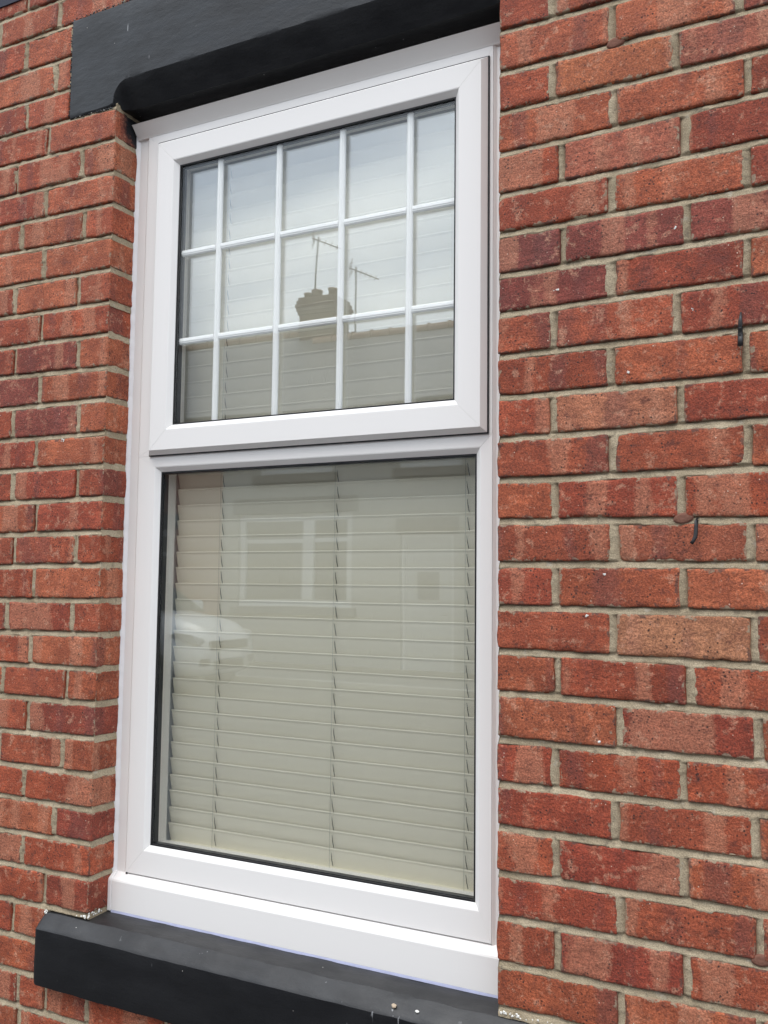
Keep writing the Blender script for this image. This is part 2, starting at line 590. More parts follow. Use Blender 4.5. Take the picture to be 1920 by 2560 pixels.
def fill(edges, xa, xb, step=0.236):
    """extend a list of joints outward with jittered stretchers"""
    e = sorted(edges)
    while e[0] - step > xa + 0.06:
        e.insert(0, e[0] - step + random.uniform(-.005, .005))
    while e[-1] + step < xb - 0.06:
        e.append(e[-1] + step + random.uniform(-.005, .005))
    return e


bricks = []            # (x0, x1, row, quoin side)
for k in range(TOPROW, BOTROW):
    odd = k % 2
    if -1 <= k <= 22:
        l = fill(LXrow[k], WX0, 0.0)
        l = [WX0] + l + [0.0]
        r = RXrow.get(k, [1.290 if odd == 0 else 1.172])
        if k == -1:
            r = [1.172]
        r = [XR] + fill(r, XR, WX1) + [WX1]
        segs = [(l[i], l[i + 1], 'L' if i == len(l) - 2 else '') for i in range(len(l) - 1)]
        segs += [(r[i], r[i + 1], 'R' if i == 0 else '') for i in range(len(r) - 1)]
    elif -4 <= k <= -2:
        e = {-2: [-.3292], -3: [-.2247], -4: [-.3415]}[k]
        l = [WX0] + fill(e, WX0, LIN_X0) + [LIN_X0 + 0.004]
        r = [LIN_X1 - 0.004] + fill([LIN_X1 + (0.10 if odd else 0.2)], LIN_X1, WX1) + [WX1]
        segs = [(l[i], l[i + 1], '') for i in range(len(l) - 1)] + [(r[i], r[i + 1], '') for i in range(len(r) - 1)]
    elif k in (23, 24):
        e = {23: [-.2597], 24: [-.372]}[k]
        l = [WX0] + fill(e, WX0, SILL_X0) + [SILL_X0 + 0.004]
        r = [SILL_X1 - 0.004] + fill([SILL_X1 + (0.12 if odd else 0.22)], SILL_X1, WX1) + [WX1]
        segs = [(l[i], l[i + 1], '') for i in range(len(l) - 1)] + [(r[i], r[i + 1], '') for i in range(len(r) - 1)]
    else:
        e = {25: [-.2293, -.1363, .0058], -5: [-.22], -6: [-.3453]}.get(k, [(-.11 if odd else -.226)])
        e = [WX0] + fill(e, WX0, WX1) + [WX1]
        segs = [(e[i], e[i + 1], '') for i in range(len(e) - 1)]
    for a, b, q in segs:
        bricks.append((a, b, k, q))


def in_view(x, z, m=60):
    d = Vector((x, 0, z)) - CAM
    zc = d.dot(fwd)
    u = 960 + 2350 * d.dot(right) / zc
    v = 1280 - 2350 * d.dot(up) / zc
    return -m < u < 1920 + m and -m < v < 2560 + m


def lattice(n, L, tight):
    a = [t for t in tight]
    b = [L - t for t in reversed(tight)]
    k = max(2, n)
    mid = [tight[-1] + (L - 2 * tight[-1]) * i / k for i in range(1, k)]
    return a + mid + b


def brick_geo(x0, x1, k, side, seed, fine=True):
    g = 0.0066
    gl = 0.0 if side == 'L' else None
    ex0 = x0 + (g + random.uniform(-.001, .0015))
    ex1 = x1 - (g + random.uniform(-.001, .0015))
    if side == 'L':
        ex1 = x1 + random.uniform(-.0015, .0015)
    if side == 'R':
        ex0 = x0 + random.uniform(-.002, .002)
    zt = (bed(k, ex0) - 0.0064 - random.uniform(-.001, .001), bed(k, ex1) - 0.0064 - random.uniform(-.001, .001))
    zb = (bed(k + 1, ex0) + 0.0064 + random.uniform(-.001, .001), bed(k + 1, ex1) + 0.0064 + random.uniform(-.001, .001))
    depth = 0.105
    if side and (x1 - x0) < 0.17:
        depth = 0.222
    elif side == '':
        depth = 0.05
    cx, cz = (ex0 + ex1) / 2, (zt[0] + zt[1] + zb[0] + zb[1]) / 4
    L, H = ex1 - ex0, (zt[0] + zt[1] - zb[0] - zb[1]) / 2
    yo = random.uniform(-.0018, .0005)
    tilt = random.uniform(-.004, .004)
    tight = (0.0, 0.0025, 0.006, 0.012) if fine else (0.0, 0.005)
    us = lattice(max(3, int(L / 0.018)) if fine else 3, L, tight)
    vs_ = lattice(4 if fine else 2, H, tight)
    ws = [0.0, 0.0025, 0.006, 0.012, 0.04, depth] if fine else [0.0, 0.005, depth]
    if fine and side:
        ws = [0.0, 0.0025, 0.006, 0.012, 0.03, 0.05, 0.07, 0.09, depth]
    nu, nv, nw = len(us), len(vs_), len(ws)
    idx, V = {}, []
    s3 = Vector((seed * 3.17, seed * 1.31, seed * 0.77))
    for a in range(nu):
        for b in range(nv):
            for c in range(nw):
                if not (a in (0, nu - 1) or b in (0, nv - 1) or c == 0):
                    continue
                p = Vector((us[a], ws[c], vs_[b]))
                q = p + s3
                n1 = noise.noise(q * 28)
                n2 = noise.noise(q * 75)
                r = 0.0034 + 0.0024 * n2 + 0.0150 * max(0.0, n1 - 0.14)
                r = min(max(0.0012, r), 0.0115)
                ix = min(max(p.x, r), L - r)
                iy = max(p.y, r)
                iz = min(max(p.z, r), H - r)
                d = p - Vector((ix, iy, iz))
                if d.length > 1e-9:
                    p = Vector((ix, iy, iz)) + d.normalized() * r
                if fine:
                    bulge = 0.0007 * noise.noise(q * 16) + 0.0005 * noise.noise(q * 55)
                    p.y += bulge if c < 3 else 0
                    if a == 0 or a == nu - 1:
                        p.x += 0.0023 * noise.noise(q * 34 + Vector((9, 0, 0)))
                    if b == 0 or b == nv - 1:
                        p.z += 0.0023 * noise.noise(q * 30 + Vector((0, 7, 0)))
                fx = p.x / L
                lo = zb[0] + (zb[1] - zb[0]) * fx
                hi = zt[0] + (zt[1] - zt[0]) * fx
                z = lo + (hi - lo) * p.z / H
                idx[(a, b, c)] = len(V)
                V.append((ex0 + p.x - cx, p.y + yo + tilt * (fx - .5) * 0.5, z - cz))
    F = []
    for a in range(nu - 1):
        for b in range(nv - 1):
            F.append((idx[(a, b, 0)], idx[(a + 1, b, 0)], idx[(a + 1, b + 1, 0)], idx[(a, b + 1, 0)]))
        for c in range(nw - 1):
            F.append((idx[(a, 0, c)], idx[(a, 0, c + 1)], idx[(a + 1, 0, c + 1)], idx[(a + 1, 0, c)]))
            F.append((idx[(a, nv - 1, c)], idx[(a + 1, nv - 1, c)], idx[(a + 1, nv - 1, c + 1)], idx[(a, nv - 1, c + 1)]))
    for b in range(nv - 1):
        for c in range(nw - 1):
            F.append((idx[(0, b, c)], idx[(0, b + 1, c)], idx[(0, b + 1, c + 1)], idx[(0, b, c + 1)]))
            F.append((idx[(nu - 1, b, c)], idx[(nu - 1, b, c + 1)], idx[(nu - 1, b + 1, c + 1)], idx[(nu - 1, b + 1, c)]))
    return V, F, (cx, 0.0, cz), (ex0, ex1, zb, zt)


house = tag(empty('brick_house', (0.53, 0.0, GZ)), 'red brick house front with black painted stone lintel and sill', 'house')
HB = Vector(house.location)
TINTS = [(.40, .090, .041), (.39, .083, .036), (.365, .074, .034), (.42, .104, .046), (.345, .067, .033), (.395, .090, .042), (.435, .118, .054), (.375, .077, .033)]
# bricks whose own colour stands out in the wall: (row, centre x) -> tint
ODD = {(9, 1.29): (.47, .19, .12), (14, 1.41): (.47, .22, .135), (5, 1.12): (.22, .062, .055), (5, 1.31): (.26, .068, .056), (6, 1.17): (.25, .062, .052),
       (1, 1.29): (.50, .165, .08), (0, 1.17): (.43, .12, .065), (1, 1.49): (.40, .13, .09), (3, 1.30): (.40, .125, .085), (12, 1.41): (.40, .125, .075),
       (5, 1.48): (.28, .07, .055), (16, 1.41): (.31, .065, .04), (17, 1.1): (.33, .07, .04), (19, 1.29): (.31, .062, .038), (21, 1.29): (.30, .062, .04),
       (8, -.17): (.27, .07, .055), (6, -.22): (.27, .068, .05), (7, -.3): (.27, .07, .055), (4, -.05): (.38, .10, .055), (0, -.06): (.45, .14, .075),
       (-1, -.12): (.42, .12, .068), (1, -.12): (.43, .12, .065), (22, -.07): (.32, .075, .045), (17, -.12): (.31, .07, .045), (20, -.06): (.30, .066, .044)}
rects = []
far_v, far_f = [], []
nb = 0
for i, (a, b, k, side) in enumerate(bricks):
    zc = (bed(k, (a + b) / 2) + bed(k + 1, (a + b) / 2)) / 2
    vis = any(in_view(x, z) for x in (a, (a + b) / 2, b) for z in (zc - .04, zc + .04)) and (k, side) != (None, None)
    V, F, loc, ext = brick_geo(a, b, k, side, i + 1, vis)
    rects.append(ext)
    if not vis or nb >= 298:
        n = len(far_v)
        far_v += [(v[0] + loc[0] - HB.x, v[1] + loc[1] - HB.y, v[2] + loc[2] - HB.z) for v in V]
        far_f += [tuple(q + n for q in f) for f in F]
        continue
    nb += 1
    o = mesh_obj('brick', V, F, MAT['brick'], None, True)
    o.parent = house
    o.location = Vector(loc) - HB
    t = None
    for (kk, xx), c in ODD.items():
        if kk == k and a < xx < b:
            t = (c[0] * .95 + .02, c[1] * .9, c[2] * .78)
    if t is None:
        t = random.choice(TINTS)
        s = random.uniform(.86, 1.1)
        t = tuple(c * s for c in t)
    o.color = (*t, 1)
fo = mesh_obj('brickwork', far_v, far_f, MAT['brick'], house, True)
fo['kind'] = 'stuff'
fo.color = (.355, .074, .039, 1)

# ---------------------------------------------------------------- mortar: weather-struck joints, ragged, as real relief
JX = {}
for a, b, k, side in bricks:
    JX.setdefault(k, []).extend([a, b])
JX = {k: np.array(sorted(set(v))) for k, v in JX.items()}
RA = np.array([(e[0], e[1], min(e[2]), max(e[3])) for e in rects])


def mortar_sheet(x0, x1, z0, z1, dx, dz, V, F):
    nx, nz = int((x1 - x0) / dx) + 1, int((z1 - z0) / dz) + 1
    xs, zs = np.linspace(x0, x1, nx), np.linspace(z0, z1, nz)
    X, Z = np.meshgrid(xs, zs, indexing='ij')
    keep = np.ones_like(X, bool)
    m = 0.009
    for a, b, c, d in RA:
        if b < x0 or a > x1 or d < z0 or c > z1:
            continue
        i0, i1 = np.searchsorted(xs, (a + m, b - m))
        j0, j1 = np.searchsorted(zs, (c + m, d - m))
        keep[i0:i1, j0:j1] = False
    keep &= ~((X > 0.0) & (X < XR) & (Z > -1.03) & (Z < 1.03))
    keep &= ~((X > LIN_X0 + .012) & (X < LIN_X1 - .012) & (Z > LIN_Z0 + .012) & (Z < LIN_Z1 - .012))
    keep &= ~((X > SILL_X0 + .012) & (X < SILL_X1 - .012) & (Z > -1.188) & (Z < -1.035))
    D = np.zeros_like(X)                       # how far a point lies inside a brick: the joint dies away under its edge
    for a, b, c, d in RA:
        if b < x0 or a > x1 or d < z0 or c > z1:
            continue
        i0, i1 = np.searchsorted(xs, (a, b))
        j0, j1 = np.searchsorted(zs, (c, d))
        if i1 > i0 and j1 > j0:
            ex = np.minimum(xs[i0:i1] - a, b - xs[i0:i1])[:, None]
            ez = np.minimum(zs[j0:j1] - c, d - zs[j0:j1])[None, :]
            D[i0:i1, j0:j1] = np.minimum(ex, ez)
    idx = -np.ones(X.shape, int)
    for i in range(nx):
        x = xs[i]
        kk = [(bed(k, x), k) for k in range(TOPROW, BOTROW + 1)]
        bz = np.array([q[0] for q in kk])
        for j in np.nonzero(keep[i])[0]:
            z = zs[j]
            dzb = bz - z
            q = dzb[np.argmin(np.abs(dzb))]
            if abs(q) < 0.0085:
                y = 0.0036 - 0.0023 * (q / 0.008)         # struck: deeper under the upper brick
                if q < -0.004:
                    y += 0.0022
            else:
                row = TOPROW + int(np.sum(bz > z)) - 1
                jj = JX.get(row)
                y = 0.0034
                if jj is not None:
                    e = x - jj[np.argmin(np.abs(jj - x))]
                    sg = 1 if (row * 7 + int(x * 11)) % 3 else -1
                    y += 0.0022 * max(-1, min(1, sg * e / 0.007)) + (0.0018 if sg * e > 0.0045 else 0)
            p = Vector((x, 0, z))
            y += 0.0014 * noise.noise(p * 42) + 0.0010 * noise.noise(p * 110 + Vector((3, 3, 3))) + 0.0006 * noise.noise(p * 300)
            lip = 0.0022 + 0.0065 * noise.noise(p * 24 + Vector((1, 8, 2))) + 0.003 * noise.noise(p * 85)
            y += 0.55 * max(0.0, D[i, j] - lip) - (0.0009 if 0 < D[i, j] < lip else 0.0)
            idx[i, j] = len(V)
            V.append((x - HB.x, y - HB.y, z - HB.z))
    for i in range(nx - 1):
        for j in range(nz - 1):
            q = (idx[i, j], idx[i + 1, j], idx[i + 1, j + 1], idx[i, j + 1])
            if min(q) >= 0:
                F.append(q)


MV, MF = [], []
mortar_sheet(-0.50, -0.0015, -1.42, 1.50, 0.0035, 0.0026, MV, MF)
mortar_sheet(XR + 0.0015, 1.64, -1.42, 1.10, 0.0035, 0.0026, MV, MF)
mortar_sheet(-0.0015, XR + 0.0015, -1.42, -1.16, 0.006, 0.003, MV, MF)
# the same joints turned into the reveals
for xs_, sgn in ((-0.0018, 1), (XR + 0.0018, -1)):
    for k in range(-1, 24):
        zc = bed(k, xs_)
        n0 = len(MV)
        cols = 28
        for i in range(cols):
            y = 0.002 + 0.118 * i / (cols - 1)
            for j, dz_ in enumerate((.010, .006, .003, 0, -.003, -.006, -.010)):
                p = Vector((xs_, y, zc + dz_))
                d = 0.0012 * noise.noise(p * 42) + 0.0008 * noise.noise(p * 130) - 0.0011 * (dz_ / .008)
                MV.append((xs_ + sgn * d * 1.0 - HB.x, y - HB.y, zc + dz_ - HB.z))
        for i in range(cols - 1):
            for j in range(6):
                a = n0 + i * 7 + j
                MF.append((a, a + 7, a + 8, a + 1))
# plain mortar bed behind the brickwork beyond the picture
n0 = len(MV)
for (xa, xb, za, zb) in ((WX0, -0.5, GZ, 2.0), (1.64, WX1, GZ, 2.0), (-0.5, 1.64, GZ, -1.42), (-0.5, -0.15, 1.5, 2.0), (-0.15, 1.64, 1.31, 2.0), (1.23, 1.64, 1.1, 1.31)):
    n = len(MV)
    MV += [(x - HB.x, 0.006 - HB.y, z - HB.z) for x, z in ((xa, za), (xb, za), (xb, zb), (xa, zb))]
    MF.append((n, n + 1, n + 2, n + 3))
mo = mesh_obj('mortar', MV, MF, MAT['mortar'], house, True)


# ---------------------------------------------------------------- black painted stone lintel with a stopped chamfer
def rough_stone(name, secs, mat, amp=0.0014):
    """loft of equal-length (y,z) sections at given x; closed ends; slightly uneven faces"""
    V, F = [], []
    n = len(secs[0][1])
    for x, s in secs:
        for (y, z) in s:
            p = Vector((x, y, z))
            V.append((x + amp * noise.noise(p * 17 + Vector((5, 5, 5))), y + amp * noise.noise(p * 23), z + amp * noise.noise(p * 21 + Vector((9, 1, 1)))))
    for i in range(len(secs) - 1):
        for j in range(n):
            F.append((i * n + j, (i + 1) * n + j, (i + 1) * n + (j + 1) % n, i * n + (j + 1) % n))
    F.append(tuple(range(n)))
    F.append(tuple(range((len(secs) - 1) * n + n - 1, (len(secs) - 1) * n - 1, -1)))
    o = mesh_obj(name, [(v[0] - HB.x, v[1] - HB.y, v[2] - HB.z) for v in V], F, mat, house)
    bm = bmesh.new()
    bm.from_mesh(o.data)
    bmesh.ops.recalc_face_normals(bm, faces=bm.faces)
    bm.to_mesh(o.data)
    bm.free()
    o.data.polygons.foreach_set('use_smooth', [True] * len(o.data.polygons))
    md = o.modifiers.new('split', 'EDGE_SPLIT')
    md.split_angle = R(20)
    return o


def lin_t(x):
    d = min(x - (-0.012), (XR + 0.012) - x)
    if d <= 0:
        return 0.0
    s = min(1.0, d / 0.048)
    return math.sqrt(max(0.0, 1 - (1 - s) ** 2))


xs = [LIN_X0, LIN_X0 + .004] + [LIN_X0 + .02 * i for i in range(1, 8)]
xs += [-0.0119 + .004 * i for i in range(14)] + [0.05 + 0.025 * i for i in range(39)] + [XR - .042 + .0045 * i for i in range(13)] + [XR + .03 * i for i in range(1, 6)] + [LIN_X1 - .004, LIN_X1]
xs = sorted(set(round(x, 5) for x in xs))
secs = []
for x in xs:
    t = lin_t(x)
    e = 0.004 if x in (xs[0], xs[-1]) else 0.0
    zf = LIN_Z0 + 0.061 * t
    yb = 0.001 + 0.034 * t
    zs_ = LIN_Z0 - 0.003 * t
    s = [(-.001 + e, LIN_Z1 - .004 - e), (-.002 + e, LIN_Z1 - .012), (-.002 + e, 1.25), (-.002 + e, 1.2), (-.002 + e, 1.15), (-.002 + e, zf + .014), (-.002 + e, zf + .004), (-.0005 + e, zf)]
    s += [(-.0005 + e + (yb + .0005) * u, zf + (zs_ - zf) * u) for u in (.33, .66)]
    s += [(yb + e, zs_), (yb + .02, zs_), (.085, zs_), (.14, zs_), (.14, LIN_Z1 - e), (.006, LIN_Z1 - e)]
    secs.append((x, s))
lintel = rough_stone('lintel', secs, MAT['stone'])

# ---------------------------------------------------------------- stone sill
secs = []
xs = [SILL_X0, SILL_X0 + .002, SILL_X0 + .006] + [SILL_X0 + .012 + .02 * i for i in range(int((SILL_X1 - SILL_X0 - .024) / .02) + 1)] + [SILL_X1 - .006, SILL_X1 - .002, SILL_X1]
for i, x in enumerate(xs):
    e = {0: .006, 1: .003, 2: .001, len(xs) - 1: .006, len(xs) - 2: .003, len(xs) - 3: .001}.get(i, 0.0)
    s = [(-.033 + e, -1.1985 + e), (-.0345 + e, -1.19), (-.0345 + e, -1.15), (-.0345 + e, -1.11), (-.0345 + e, -1.075), (-.0335 + e, -1.066), (-.030 + e, -1.0605 - e), (-.022, -1.054 - e),
         (-.010, -1.042 - e), (0.0, -1.0345 - e), (.012, -1.0315), (.04, -1.0295), (.072, -1.0275), (.13, -1.0275), (.13, -1.1985)]
    secs.append((x, s))
sill = rough_stone('sill', secs, MAT['stone'], 0.0018)


def flecks(name, n, fn, mat, parent, size=(.0015, .004)):
    mb = MB()
    for i in range(n):
        c, nrm = fn(i)
        c = Vector(c)
        s = random.uniform(*size)
        a = nrm.orthogonal().normalized()
        b = nrm.cross(a)
        m = 6
        pts = [c + (a * math.cos(q * math.tau / m) * random.uniform(.5, 1.2) + b * math.sin(q * math.tau / m) * random.uniform(.5, 1.2)) * s for q in range(m)]
        top = c + nrm * s * 0.45
        mb.add([tuple(p) for p in pts] + [tuple(top)], [(q, (q + 1) % m, m) for q in range(m)])
    o = mb.build(name, mat, parent)
    o['kind'] = 'stuff'
    return o


# crumbs of old white paint where the brick meets the painted sill, and along the lintel bearing
def f1(i):
    if i < 12:
        x = random.uniform(-.02, .002) - abs(random.gauss(0, .01))
        return (x, -0.001, -1.0285 + random.uniform(0, .006)), Vector((0, -1, .2))
    if i < 24:
        return (0.001, random.uniform(0.0, .05), -1.0265 + random.uniform(0, .010)), Vector((1, -.2, .2))
    return (-.135 - random.uniform(0, .01), -.001, -1.030 - random.uniform(0, .02)), Vector((0, -1, .2))


def f2(i):
    x = XR + 0.004 + abs(random.gauss(0, .055))
    return (x, -.001, -1.0275 + random.uniform(0, .008)), Vector((0, -1, .2))


def f3(i):
    return (random.uniform(-.16, -.02), -.001, 1.0285 - random.uniform(-.002, .005)), Vector((0, -1, -.2))


flecks('paint_crumb', 34, f1, MAT['white_paint'], sill)
flecks('paint_crumb', 26, f2, MAT['white_paint'], sill, (.001, .0035))


def f4(i):
    t = random.random()
    if t < .35:
        return (LIN_X0 - random.uniform(-.001, .003), .0005, random.uniform(LIN_Z0, LIN_Z1)), Vector((0, -1, .1))
    if t < .75:
        return (random.uniform(LIN_X0, .3), .0005, LIN_Z1 - random.uniform(-.004, .001)), Vector((0, -1, .1))
    return (random.uniform(LIN_X0, -.01), .0005, LIN_Z0 + random.uniform(-.004, .001)), Vector((0, -1, .1))


flecks('paint_drip', 150, f4, MAT['stone'], lintel, (.0015, .0042))
SPLASH = [(1.178, .3742, .0042), (1.436, .3018, .004), (1.3174, .197, .003), (1.27, -.185, .002), (1.2355, -.264, .0028), (-.149, .158, .0055), (-.140, .156, .003), (1.257, -.497, .003), (1.407, .463, .002)]


def f5(i):
    x, z, r_ = SPLASH[i % len(SPLASH)]
    return (x + random.gauss(0, r_ * .5), -.0022, z + random.gauss(0, r_ * .5)), Vector((0, -1, .05))


flecks('paint_splash', 27, f5, MAT['white_paint'], house, (.0012, .0032))
flecks('paint_crumb', 6, f3, MAT['white_paint'], lintel, (.0008, .0018))

# ---------------------------------------------------------------- a dark painted band just entering the top left corner
bs = [(x, [(-.004, 1.424), (-.004, 1.60), (.03, 1.60), (.03, 1.424)]) for x in (-1.2, -.9, -.6, -.362, -.358)]
rough_stone('painted_band', bs, plain('navy_paint', (.012, .013, .03), .6, .4))

# ================================================================== the room behind the window
rm = MB()
rm.add([(-1.5, .26, -1.7), (2.6, .26, -1.7), (2.6, 3.2, -1.7), (-1.5, 3.2, -1.7), (-1.5, .26, 1.7), (2.6, .26, 1.7), (2.6, 3.2, 1.7), (-1.5, 3.2, 1.7)],
       [(0, 1, 2, 3), (4, 7, 6, 5), (0, 3, 7, 4), (1, 5, 6, 2), (3, 2, 6, 7)])
for (xa, xb, za, zb) in ((-1.5, .0, -1.7, 1.7), (1.1, 2.6, -1.7, 1.7), (0, 1.1, -1.7, -.94), (0, 1.1, 1.0, 1.7)):
    n = len(rm.v)
    rm.add([(xa, .26, za), (xb, .26, za), (xb, .26, zb), (xa, .26, zb)], [(0, 1, 2, 3)])
struct(rm.build('room_wall', MAT['room']))
iv = MB()
iv.box(.06, .094, .1502, .262, -.96, 1.02)
iv.box(1.1, 1.12, .15, .262, -.96, 1.02)
iv.box(.094, 1.1, .1502, .262, 1.0, 1.02)
iv.box(.094, 1.1, .152, .30, -.96, -.93)
struct(iv.build('inner_reveal_wall', MAT['plaster']))

# ================================================================== white window
win = tag(empty('casement_window', (0.53, 0.10, -1.027)), 'white plastic window with small panes above one large pane', 'window')


def ring(name_h, name_v, prof, mat, parent, gap=0.00012, bevel=0.0):
    """four mitred members from a list of ((x0,x1,z0,z1), y)"""
    res = []
    for side in range(4):
        V, F = [], []
        for (x0, x1, z0, z1), y in prof:
            a, b = {0: ((x0 + gap, z0), (x1 - gap, z0)), 1: ((x1, z0 + gap), (x1, z1 - gap)),
                    2: ((x1 - gap, z1), (x0 + gap, z1)), 3: ((x0, z1 - gap), (x0, z0 + gap))}[side]
            V += [(a[0], y, a[1]), (b[0], y, b[1])]
        n = len(prof)
        for i in range(n - 1):
            F.append((2 * i, 2 * i + 1, 2 * i + 3, 2 * i + 2))
        F.append((2 * (n - 1), 2 * (n - 1) + 1, 1, 0))
        F.append(tuple(2 * i for i in range(n)))
        F.append(tuple(2 * i + 1 for i in range(n - 1, -1, -1)))
        mb = MB()
        mb.add(V, F)
        cx = sum(v[0] for v in V) / len(V)
        cz = sum(v[2] for v in V) / len(V)
        o = mb.build(name_h if side in (0, 2) else name_v, mat, parent, (cx, V[0][1], cz), bevel=bevel)
        res.append(o)
    return res


def inset(r, d):
    return (r[0] + d, r[1] - d, r[2] + d, r[3] - d)


LO = (.096, .988, -.8735, .0855)          # glazing bead line of the fixed lower light
OUTL = (.043, 1.014, -.932, .1125)
OUTU = (.043, 1.014, .1127, .967)
lower = empty('fixed_light', (0.53, 0.10, -.932), win)
lower.location = Vector((0.53, 0.10, -.932)) - Vector(win.location)
ring('frame_rail', 'frame_stile', [(OUTL, .150), (OUTL, .080), (LO, .080), (inset(LO, .0025), .0808), (inset(LO, .0135), .091), (inset(LO, .0135), .150)], MAT['upvc'], lower, bevel=.0004)
INU = (.094, .993, .139, .928)
upper = empty('sash_frame', (0.53, 0.10, .1127), win)
upper.location = Vector((0.53, 0.10, .1127)) - Vector(win.location)
ring('frame_rail', 'frame_stile', [(OUTU, .150), (OUTU, .080), (INU, .080), (INU, .150)], MAT['upvc'], upper, bevel=.0004)
for xa, s in ((.003, 1), (1.054, -1)):
    poly = [(xa, .15), (xa, .0865), (xa + s * .033, .0865), (xa + s * .0395, .0800), (xa + s * .0395, .15)]
    MB().prism(poly, -.938, 1.0, 'z').build('frame_extension', MAT['upvc'], win, (xa, .1, -.938), bevel=.0015)
# head trim leaning forward under the lintel
poly = [(.13, .9675), (.0795, .9675), (.0780, .9705), (.0700, .9800), (.0620, .9890), (.0560, .9955), (.0525, .9985), (.0560, 1.0005), (.13, 1.0060)]
MB().prism(poly, .006, XR - .004, 'x').build('head_trim', MAT['upvc'], win, (.53, .1, .9675))
MB().box(.003, XR - .003, .100, .13, 1.0062, 1.0275).build('head_packer', MAT['upvc'], win, (.53, .1, 1.0062))
# projecting plastic cill with its end cap and a line of blue protective film
poly = [(.13, -.9345), (.0835, -.9350), (.0695, -.9455), (.0655, -.9490), (.0640, -.9530), (.0640, -1.0235), (.0660, -1.0262), (.13, -1.0262)]
cill = MB().prism(poly, .0125, XR - .001, 'x').build('window_cill', MAT['upvc'], win, (.53, .1, -1.0262), bevel=.0012)
poly2 = [(.13, -.9335), (.0828, -.9340), (.0685, -.9447), (.0645, -.9482), (.0628, -.9530), (.0628, -1.0262), (.13, -1.0262)]
ec = MB().prism(poly2, .0005, .0122, 'x').build('end_cap', MAT['upvc'], cill, (.006, .1, -1.0262), bevel=.0016)
fv, ff = [], []
for i in range(90):
    x = .014 + (XR - .016) * i / 89 * .985
    d = .0008 * noise.noise(Vector((x * 9, 0, 0)))
    fv += [(x, .0634, -1.0228 + d), (x, .0626, -1.0250), (x, .0622, -1.0283)]
    if i:
        a = 3 * i
        ff += [(a - 3, a, a + 1, a - 2), (a - 2, a + 1, a + 2, a - 1)]
fb = MB()
fb.add(fv, ff)
fb.build('protective_film', MAT['film'], cill, (.53, .063, -1.025), smooth=True)

MB().box(.0436, .0475, .0790, .0815, -.9352, -.9318).build('drain_notch', MAT['rubber'], cill, (.0455, .08, -.9352))

# opening sash
SF = (.0935, .9935, .1245, .930)
sash = empty('opening_sash', (0.53, 0.07, .1245), win)
sash.location = Vector((0.53, 0.07, .1245)) - Vector(win.location)
ring('sash_rail', 'sash_stile', [(inset(SF, .014), .0765), (inset(SF, -.0105), .0755), (inset(SF, -.0105), .0735), (SF, .060), (inset(SF, .050), .060), (inset(SF, .0525), .0608),
                                (inset(SF, .0635), .072), (inset(SF, .0635), .115), (inset(SF, .014), .115)], MAT['upvc'], sash, bevel=.0004)


def loop(name, rect0, rect1, ya, yb, mat, parent):
    """a thin rectangular loop between two rectangles, from ya to yb"""
    V, F = [], []
    for r in (rect0, rect1):
        for y in (ya, yb):
            V += [(r[0], y, r[2]), (r[1], y, r[2]), (r[1], y, r[3]), (r[0], y, r[3])]
    for i in range(4):
        j = (i + 1) % 4
        F += [(i, j, 8 + j, 8 + i), (4 + i, 12 + i, 12 + j, 4 + j), (i, 4 + i, 4 + j, j), (8 + i, 8 + j, 12 + j, 12 + i)]
    mb = MB()
    mb.add(V, F)
    return mb.build(name, mat, parent, ((rect0[0] + rect0[1]) / 2, ya, rect0[2]))


loop('seal', inset(SF, -.0132), inset(SF, .004), .0752, .0797, MAT['rubber'], sash)
loop('gasket', inset(SF, .0620), inset(SF, .0668), .0725, .0768, MAT['rubber'], sash)
loop('spacer_bar', inset(SF, .0590), inset(SF, .0672), .0812, .0970, MAT['spacer'], sash)
g = inset(SF, .061)
for y, gm in ((.0770, 'glass'), (.0972, 'glass_up')):
    MB().box(g[0], g[1], y, y + .004, g[2], g[3]).build('glass_pane', MAT[gm], sash, (.53, y, g[2]))
go = inset(SF, .0675)
VB = [.276, .4545, .633, .811]
HBz = [.405, .6358]


def bar_poly(w, y0, y1):
    h = w / 2
    return [(-h, y0 + .004), (-h + .0028, y0 + .0012), (-h + .0052, y0 + .0012), (-h + .0062, y0), (h - .0062, y0), (h - .0052, y0 + .0012), (h - .0028, y0 + .0012), (h, y0 + .004),
            (h, y1 - .004), (h - .0028, y1), (-h + .0028, y1), (-h, y1 - .004)]


zcuts = [go[2]] + HBz + [go[3]]
for x in VB:
    mb = MB()
    mb.prism([(x + a, b) for a, b in bar_poly(.0158, .0830, .0955)], go[2], go[3], 'z')
    mb.build('glazing_bar', MAT['bar'], sash, (x, .089, go[2]))
xc = [go[0]] + VB + [go[1]]
for z in HBz:
    mb = MB()
    for i in range(5):
        xa = xc[i] + (.0080 if i else 0)
        xb = xc[i + 1] - (.0080 if i < 4 else 0)
        mb.prism([(b, z + a) for a, b in bar_poly(.0158, .0832, .0953)], xa, xb, 'x')
    mb.build('glazing_bar', MAT['bar'], sash, (.53, .089, z))

# fixed lower light glazing
loop('gasket', inset(LO, .0120), inset(LO, .0172), .0912, .0955, MAT['rubber'], lower)
loop('spacer_bar', inset(LO, .0090), inset(LO, .0178), .0998, .1155, MAT['spacer'], lower)
g = inset(LO, .011)
for y, gm in ((.0957, 'glass'), (.1158, 'glass_in')):
    MB().box(g[0], g[1], y, y + .004, g[2], g[3]).build('glass_pane', MAT[gm], lower, (.53, y, g[2]))

